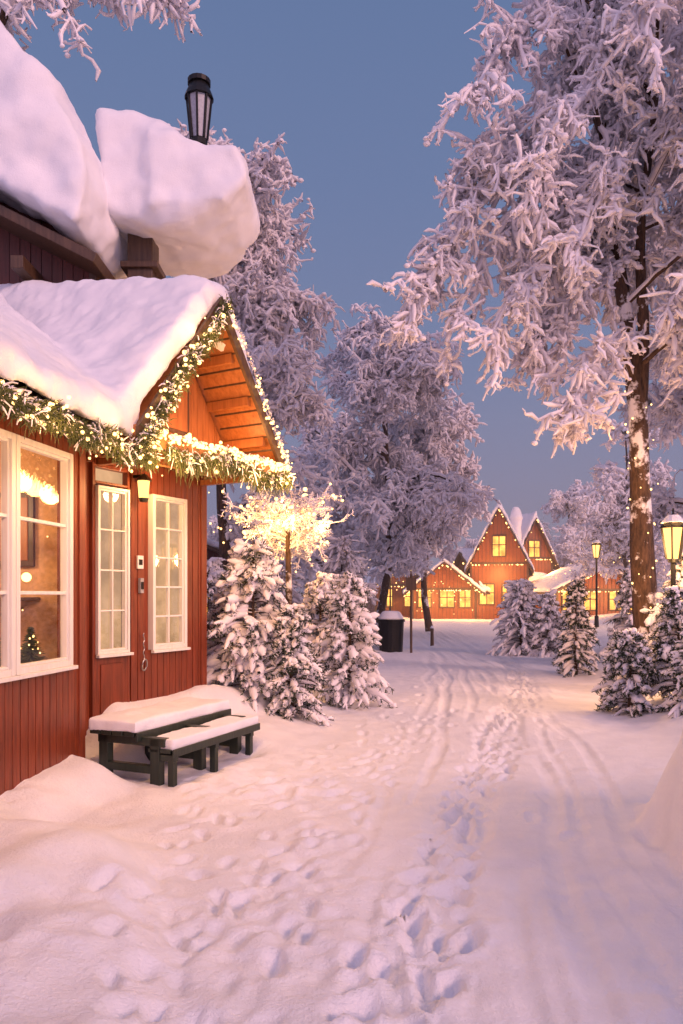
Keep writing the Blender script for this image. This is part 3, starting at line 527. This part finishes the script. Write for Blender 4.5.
# ---------------------------------------------------------------- village cabins
def cabin(name,cx,cy,ang,w,dep,wh,rh,wins,side=(),col=None,ov=.45,base=None,snow=.38,lights=True):
    e=empty(name); f=Fr((cx,cy,0),ang=ang); g=gz(cx,cy)-.3 if base is None else base; col=col or RED; h=w/2
    b=B(); b.box(f,-h,h,-dep,0,g,wh)
    b.prism([f.p(-h,0,wh),f.p(h,0,wh),f.p(0,0,wh+rh)],[f.p(-h,-dep,wh),f.p(h,-dep,wh),f.p(0,-dep,wh+rh)])
    for k in range(int(w/.25)+1): b.box(f,-h+k*.25-.012,-h+k*.25+.012,.0,.02,g,wh+ (1-abs(-h+k*.25)/h)*rh*.98,1)
    for s_ in (-1,1): b.box(f,s_*h-.07,s_*h+.07,-.06,.06,g,wh,1)
    b.box(f,-h,h,.021,.05,wh-.06,wh+.08,1); b.obj('walls',[col,BROWN],e)
    r=B(); sl=rh/h; hx=h+ov
    for s_ in (-1,1):
        A=[f.p(s_*hx,ov,wh-ov*sl),f.p(0,ov,wh+rh),f.p(0,ov,wh+rh+.12),f.p(s_*hx,ov,wh-ov*sl+.12)]
        Bq=[f.p(s_*hx,-dep-ov,wh-ov*sl),f.p(0,-dep-ov,wh+rh),f.p(0,-dep-ov,wh+rh+.12),f.p(s_*hx,-dep-ov,wh-ov*sl+.12)]
        r.prism(A,Bq)
    r.obj('roof',[BROWN],e)
    s=B(); q=snow*math.sqrt(1+sl*sl)*.8
    pf=lambda o:[f.p(-hx-.05,o,wh-ov*sl+.1),f.p(0,o,wh+rh+.08),f.p(hx+.05,o,wh-ov*sl+.1),f.p(hx+.05,o,wh-ov*sl+.1+snow*.8),f.p(0,o,wh+rh+q),f.p(-hx-.05,o,wh-ov*sl+.1+snow*.8)]
    s.prism(pf(ov-.06),pf(-dep-ov+.06)); o=s.obj('roof_snow',[SNOW],e); snowify(o,.12,3,.18)
    wi=B()
    def addw(fr2,a,z,ww,hh_):
        wi.box(fr2,a-ww/2,a+ww/2,.01,.035,z,z+hh_,1); t=.07
        wi.box(fr2,a-ww/2-t,a-ww/2,.01,.08,z-t,z+hh_+t); wi.box(fr2,a+ww/2,a+ww/2+t,.01,.08,z-t,z+hh_+t); wi.box(fr2,a-ww/2,a+ww/2,.01,.08,z-t,z); wi.box(fr2,a-ww/2,a+ww/2,.01,.08,z+hh_,z+hh_+t)
        wi.box(fr2,a-.035,a+.035,.035,.06,z,z+hh_); wi.box(fr2,a-ww/2,a-.035,.035,.06,z+hh_*.55,z+hh_*.55+.06); wi.box(fr2,a+.035,a+ww/2,.035,.06,z+hh_*.55,z+hh_*.55+.06)
    for q_ in wins: addw(f,*q_)
    fl=Fr(f.p(-h,0,0),u=(f.n.x,f.n.y)); fl.n=-f.u
    for (a,z,ww,hh_) in side: addw(fl,-a,z,ww,hh_)
    if wins or side: wi.obj('lit_windows',[BROWN,FARW],e)
    if lights:
        A=Acc(); rg=np.random.default_rng(int(abs(cx)*10)); n=int(w*6)
        t=rg.uniform(-1,1,n); c=np.array([[*f.p(hx*x,ov+.08,wh-ov*sl+(1-abs(x))*(rh+ov*sl)-.04)] for x in t]); A.blobs(c,rg.uniform(.02,.055,n),0)
        c=np.array([[*f.p(x*h,.12,wh-.1)] for x in rg.uniform(-1,1,n)]); A.blobs(c,rg.uniform(.02,.055,n),0); A.obj('eave_lights',[BULB],e)
    return e,f
LC=(1,.45,.13)
e,f=cabin('steep_gable_cabin',10.5,50,-.22,3.7,6,3.7,3.6,[(0,4.2,.8,1.3),(-.8,1,.9,1.3),(.7,1,.9,1.3)],[(1.5,1,1,1.3)],col=VRED,ov=.4)
light('eave_light',f.p(0,2.2,3.0),460,LC,.3,e); light('side_light',f.p(-3.2,-2,3.0),200,LC,.3,e)
e,f=cabin('steep_gable_cabin',13.6,53,.25,2.8,5,4.2,2.7,[(0,4.3,.8,1.1),(0,1.2,1.1,1.3)],col=VRED,ov=.4)
light('eave_light',f.p(0,2.0,3.4),240,LC,.3,e)
e,f=cabin('long_village_cabin',8.6,52.5,-1.15,4.6,5.5,2.1,2.4,[(-1,.9,.9,1.1),(1.1,.9,.9,1.1)],[(1.2,.8,.9,1.2),(3,.8,.9,1.2)],col=VRED)
light('eave_light',f.p(0,2.0,2.2),200,LC,.3,e)
e,f=cabin('low_village_cabin',6.9,50.5,-.1,4.2,5,2.0,1.7,[(-1.3,.8,.8,1.1),(0.2,.8,.9,1.1),(1.4,.8,.7,1.1)],col=VRED,ov=.6)
light('eave_light',f.p(-1,2.6,1.4),360,LC,.3,e); light('eave_light',f.p(1.5,2.6,1.4),320,LC,.3,e)
e,f=cabin('low_village_cabin',4.2,54,.2,3.6,5,2.3,1.7,[(-1,.8,.8,1.2),(.8,.8,.9,1.2)],col=VRED,ov=.6)
light('eave_light',f.p(0,2.4,1.8),380,LC,.3,e)
e,f=cabin('wide_village_cabin',15.9,46,.12,5.6,5,1.9,1.3,[(-2.0,.7,.9,1.1),(-.7,.7,.8,1.1),(1.0,.7,.9,1.1),(2.2,.7,.6,1.1)],col=VRED,ov=.6)
light('eave_light',f.p(-2,2.3,1.5),300,LC,.3,e); light('eave_light',f.p(1.5,2.3,1.5),260,LC,.3,e)
cabin('garden_shed',-4.6,24.5,.1,4.2,4,2.3,.9,[(0.6,.9,.8,.9)],col=REDD,ov=.5,lights=False)
b=B(); b.cyl((12.1,52),.4,.38,4,7.0,10); b.cyl((12.1,52),.5,.25,6.9,7.7,10); o=b.obj('snowy_chimney_stack',[SNOW]); snowify(o,.12,3,.15)
# ---------------------------------------------------------------- thin frost mist lying over the village
b=B(); f0=Fr((0,0),u=(1,0)); b.box(f0,-90,90,-125,-17,-3,15)
m=bpy.data.materials.new('frost_mist'); m.use_nodes=True; nt=m.node_tree; nt.nodes.remove(nt.nodes['Principled BSDF']); vs=nt.nodes.new('ShaderNodeVolumeScatter'); vs.inputs['Color'].default_value=(.93,.90,.95,1); vs.inputs['Density'].default_value=.0055; vs.inputs['Anisotropy'].default_value=.3
nt.links.new(vs.outputs[0],nt.nodes['Material Output'].inputs['Volume']); b.obj('mist',[m])
# ---------------------------------------------------------------- world, sun, camera
w=bpy.data.worlds.new('World'); scene.world=w; w.use_nodes=True; nt=w.node_tree; bg=nt.nodes['Background']
tc=nt.nodes.new('ShaderNodeTexCoord'); sx=nt.nodes.new('ShaderNodeSeparateXYZ'); nt.links.new(tc.outputs['Generated'],sx.inputs[0])
r=ramp(nt,sx.outputs['Z'],[(0,(.33,.30,.44)),(.12,(.27,.27,.42)),(.28,(.20,.24,.41)),(.48,(.155,.212,.39)),(.65,(.132,.194,.37)),(1,(.18,.23,.44))])
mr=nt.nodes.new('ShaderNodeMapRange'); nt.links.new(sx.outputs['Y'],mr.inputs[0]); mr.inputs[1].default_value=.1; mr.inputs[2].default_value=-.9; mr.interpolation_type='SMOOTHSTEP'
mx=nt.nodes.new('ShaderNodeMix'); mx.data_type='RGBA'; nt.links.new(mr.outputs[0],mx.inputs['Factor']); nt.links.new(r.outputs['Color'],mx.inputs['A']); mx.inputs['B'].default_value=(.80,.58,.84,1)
sk=nt.nodes.new('ShaderNodeTexSky'); sk.sky_type='NISHITA'; sk.sun_disc=False; sk.sun_elevation=math.radians(1); sk.sun_rotation=math.radians(120)
ad=nt.nodes.new('ShaderNodeMix'); ad.data_type='RGBA'; ad.blend_type='ADD'; ad.inputs['Factor'].default_value=.01; nt.links.new(mx.outputs['Result'],ad.inputs['A']); nt.links.new(sk.outputs[0],ad.inputs['B'])
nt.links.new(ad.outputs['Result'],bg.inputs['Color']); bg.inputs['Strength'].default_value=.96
l=bpy.data.lights.new('sun','SUN'); l.energy=1.95; l.angle=math.radians(14); l.color=(1,.56,.47); o=bpy.data.objects.new('sun',l); link(o); o.rotation_euler=(math.radians(66),0,math.radians(48))
cam=bpy.data.cameras.new('camera'); co=bpy.data.objects.new('camera',cam); link(co); co.location=(0,0,1.6); co.rotation_euler=(math.radians(90),0,0)
cam.sensor_fit='VERTICAL'; cam.sensor_height=36; cam.lens=26.37; cam.shift_y=.081; cam.clip_end=2000; cam.clip_start=.05; scene.camera=co
scene.view_settings.view_transform='Standard'; scene.view_settings.look='None'; scene.view_settings.exposure=0
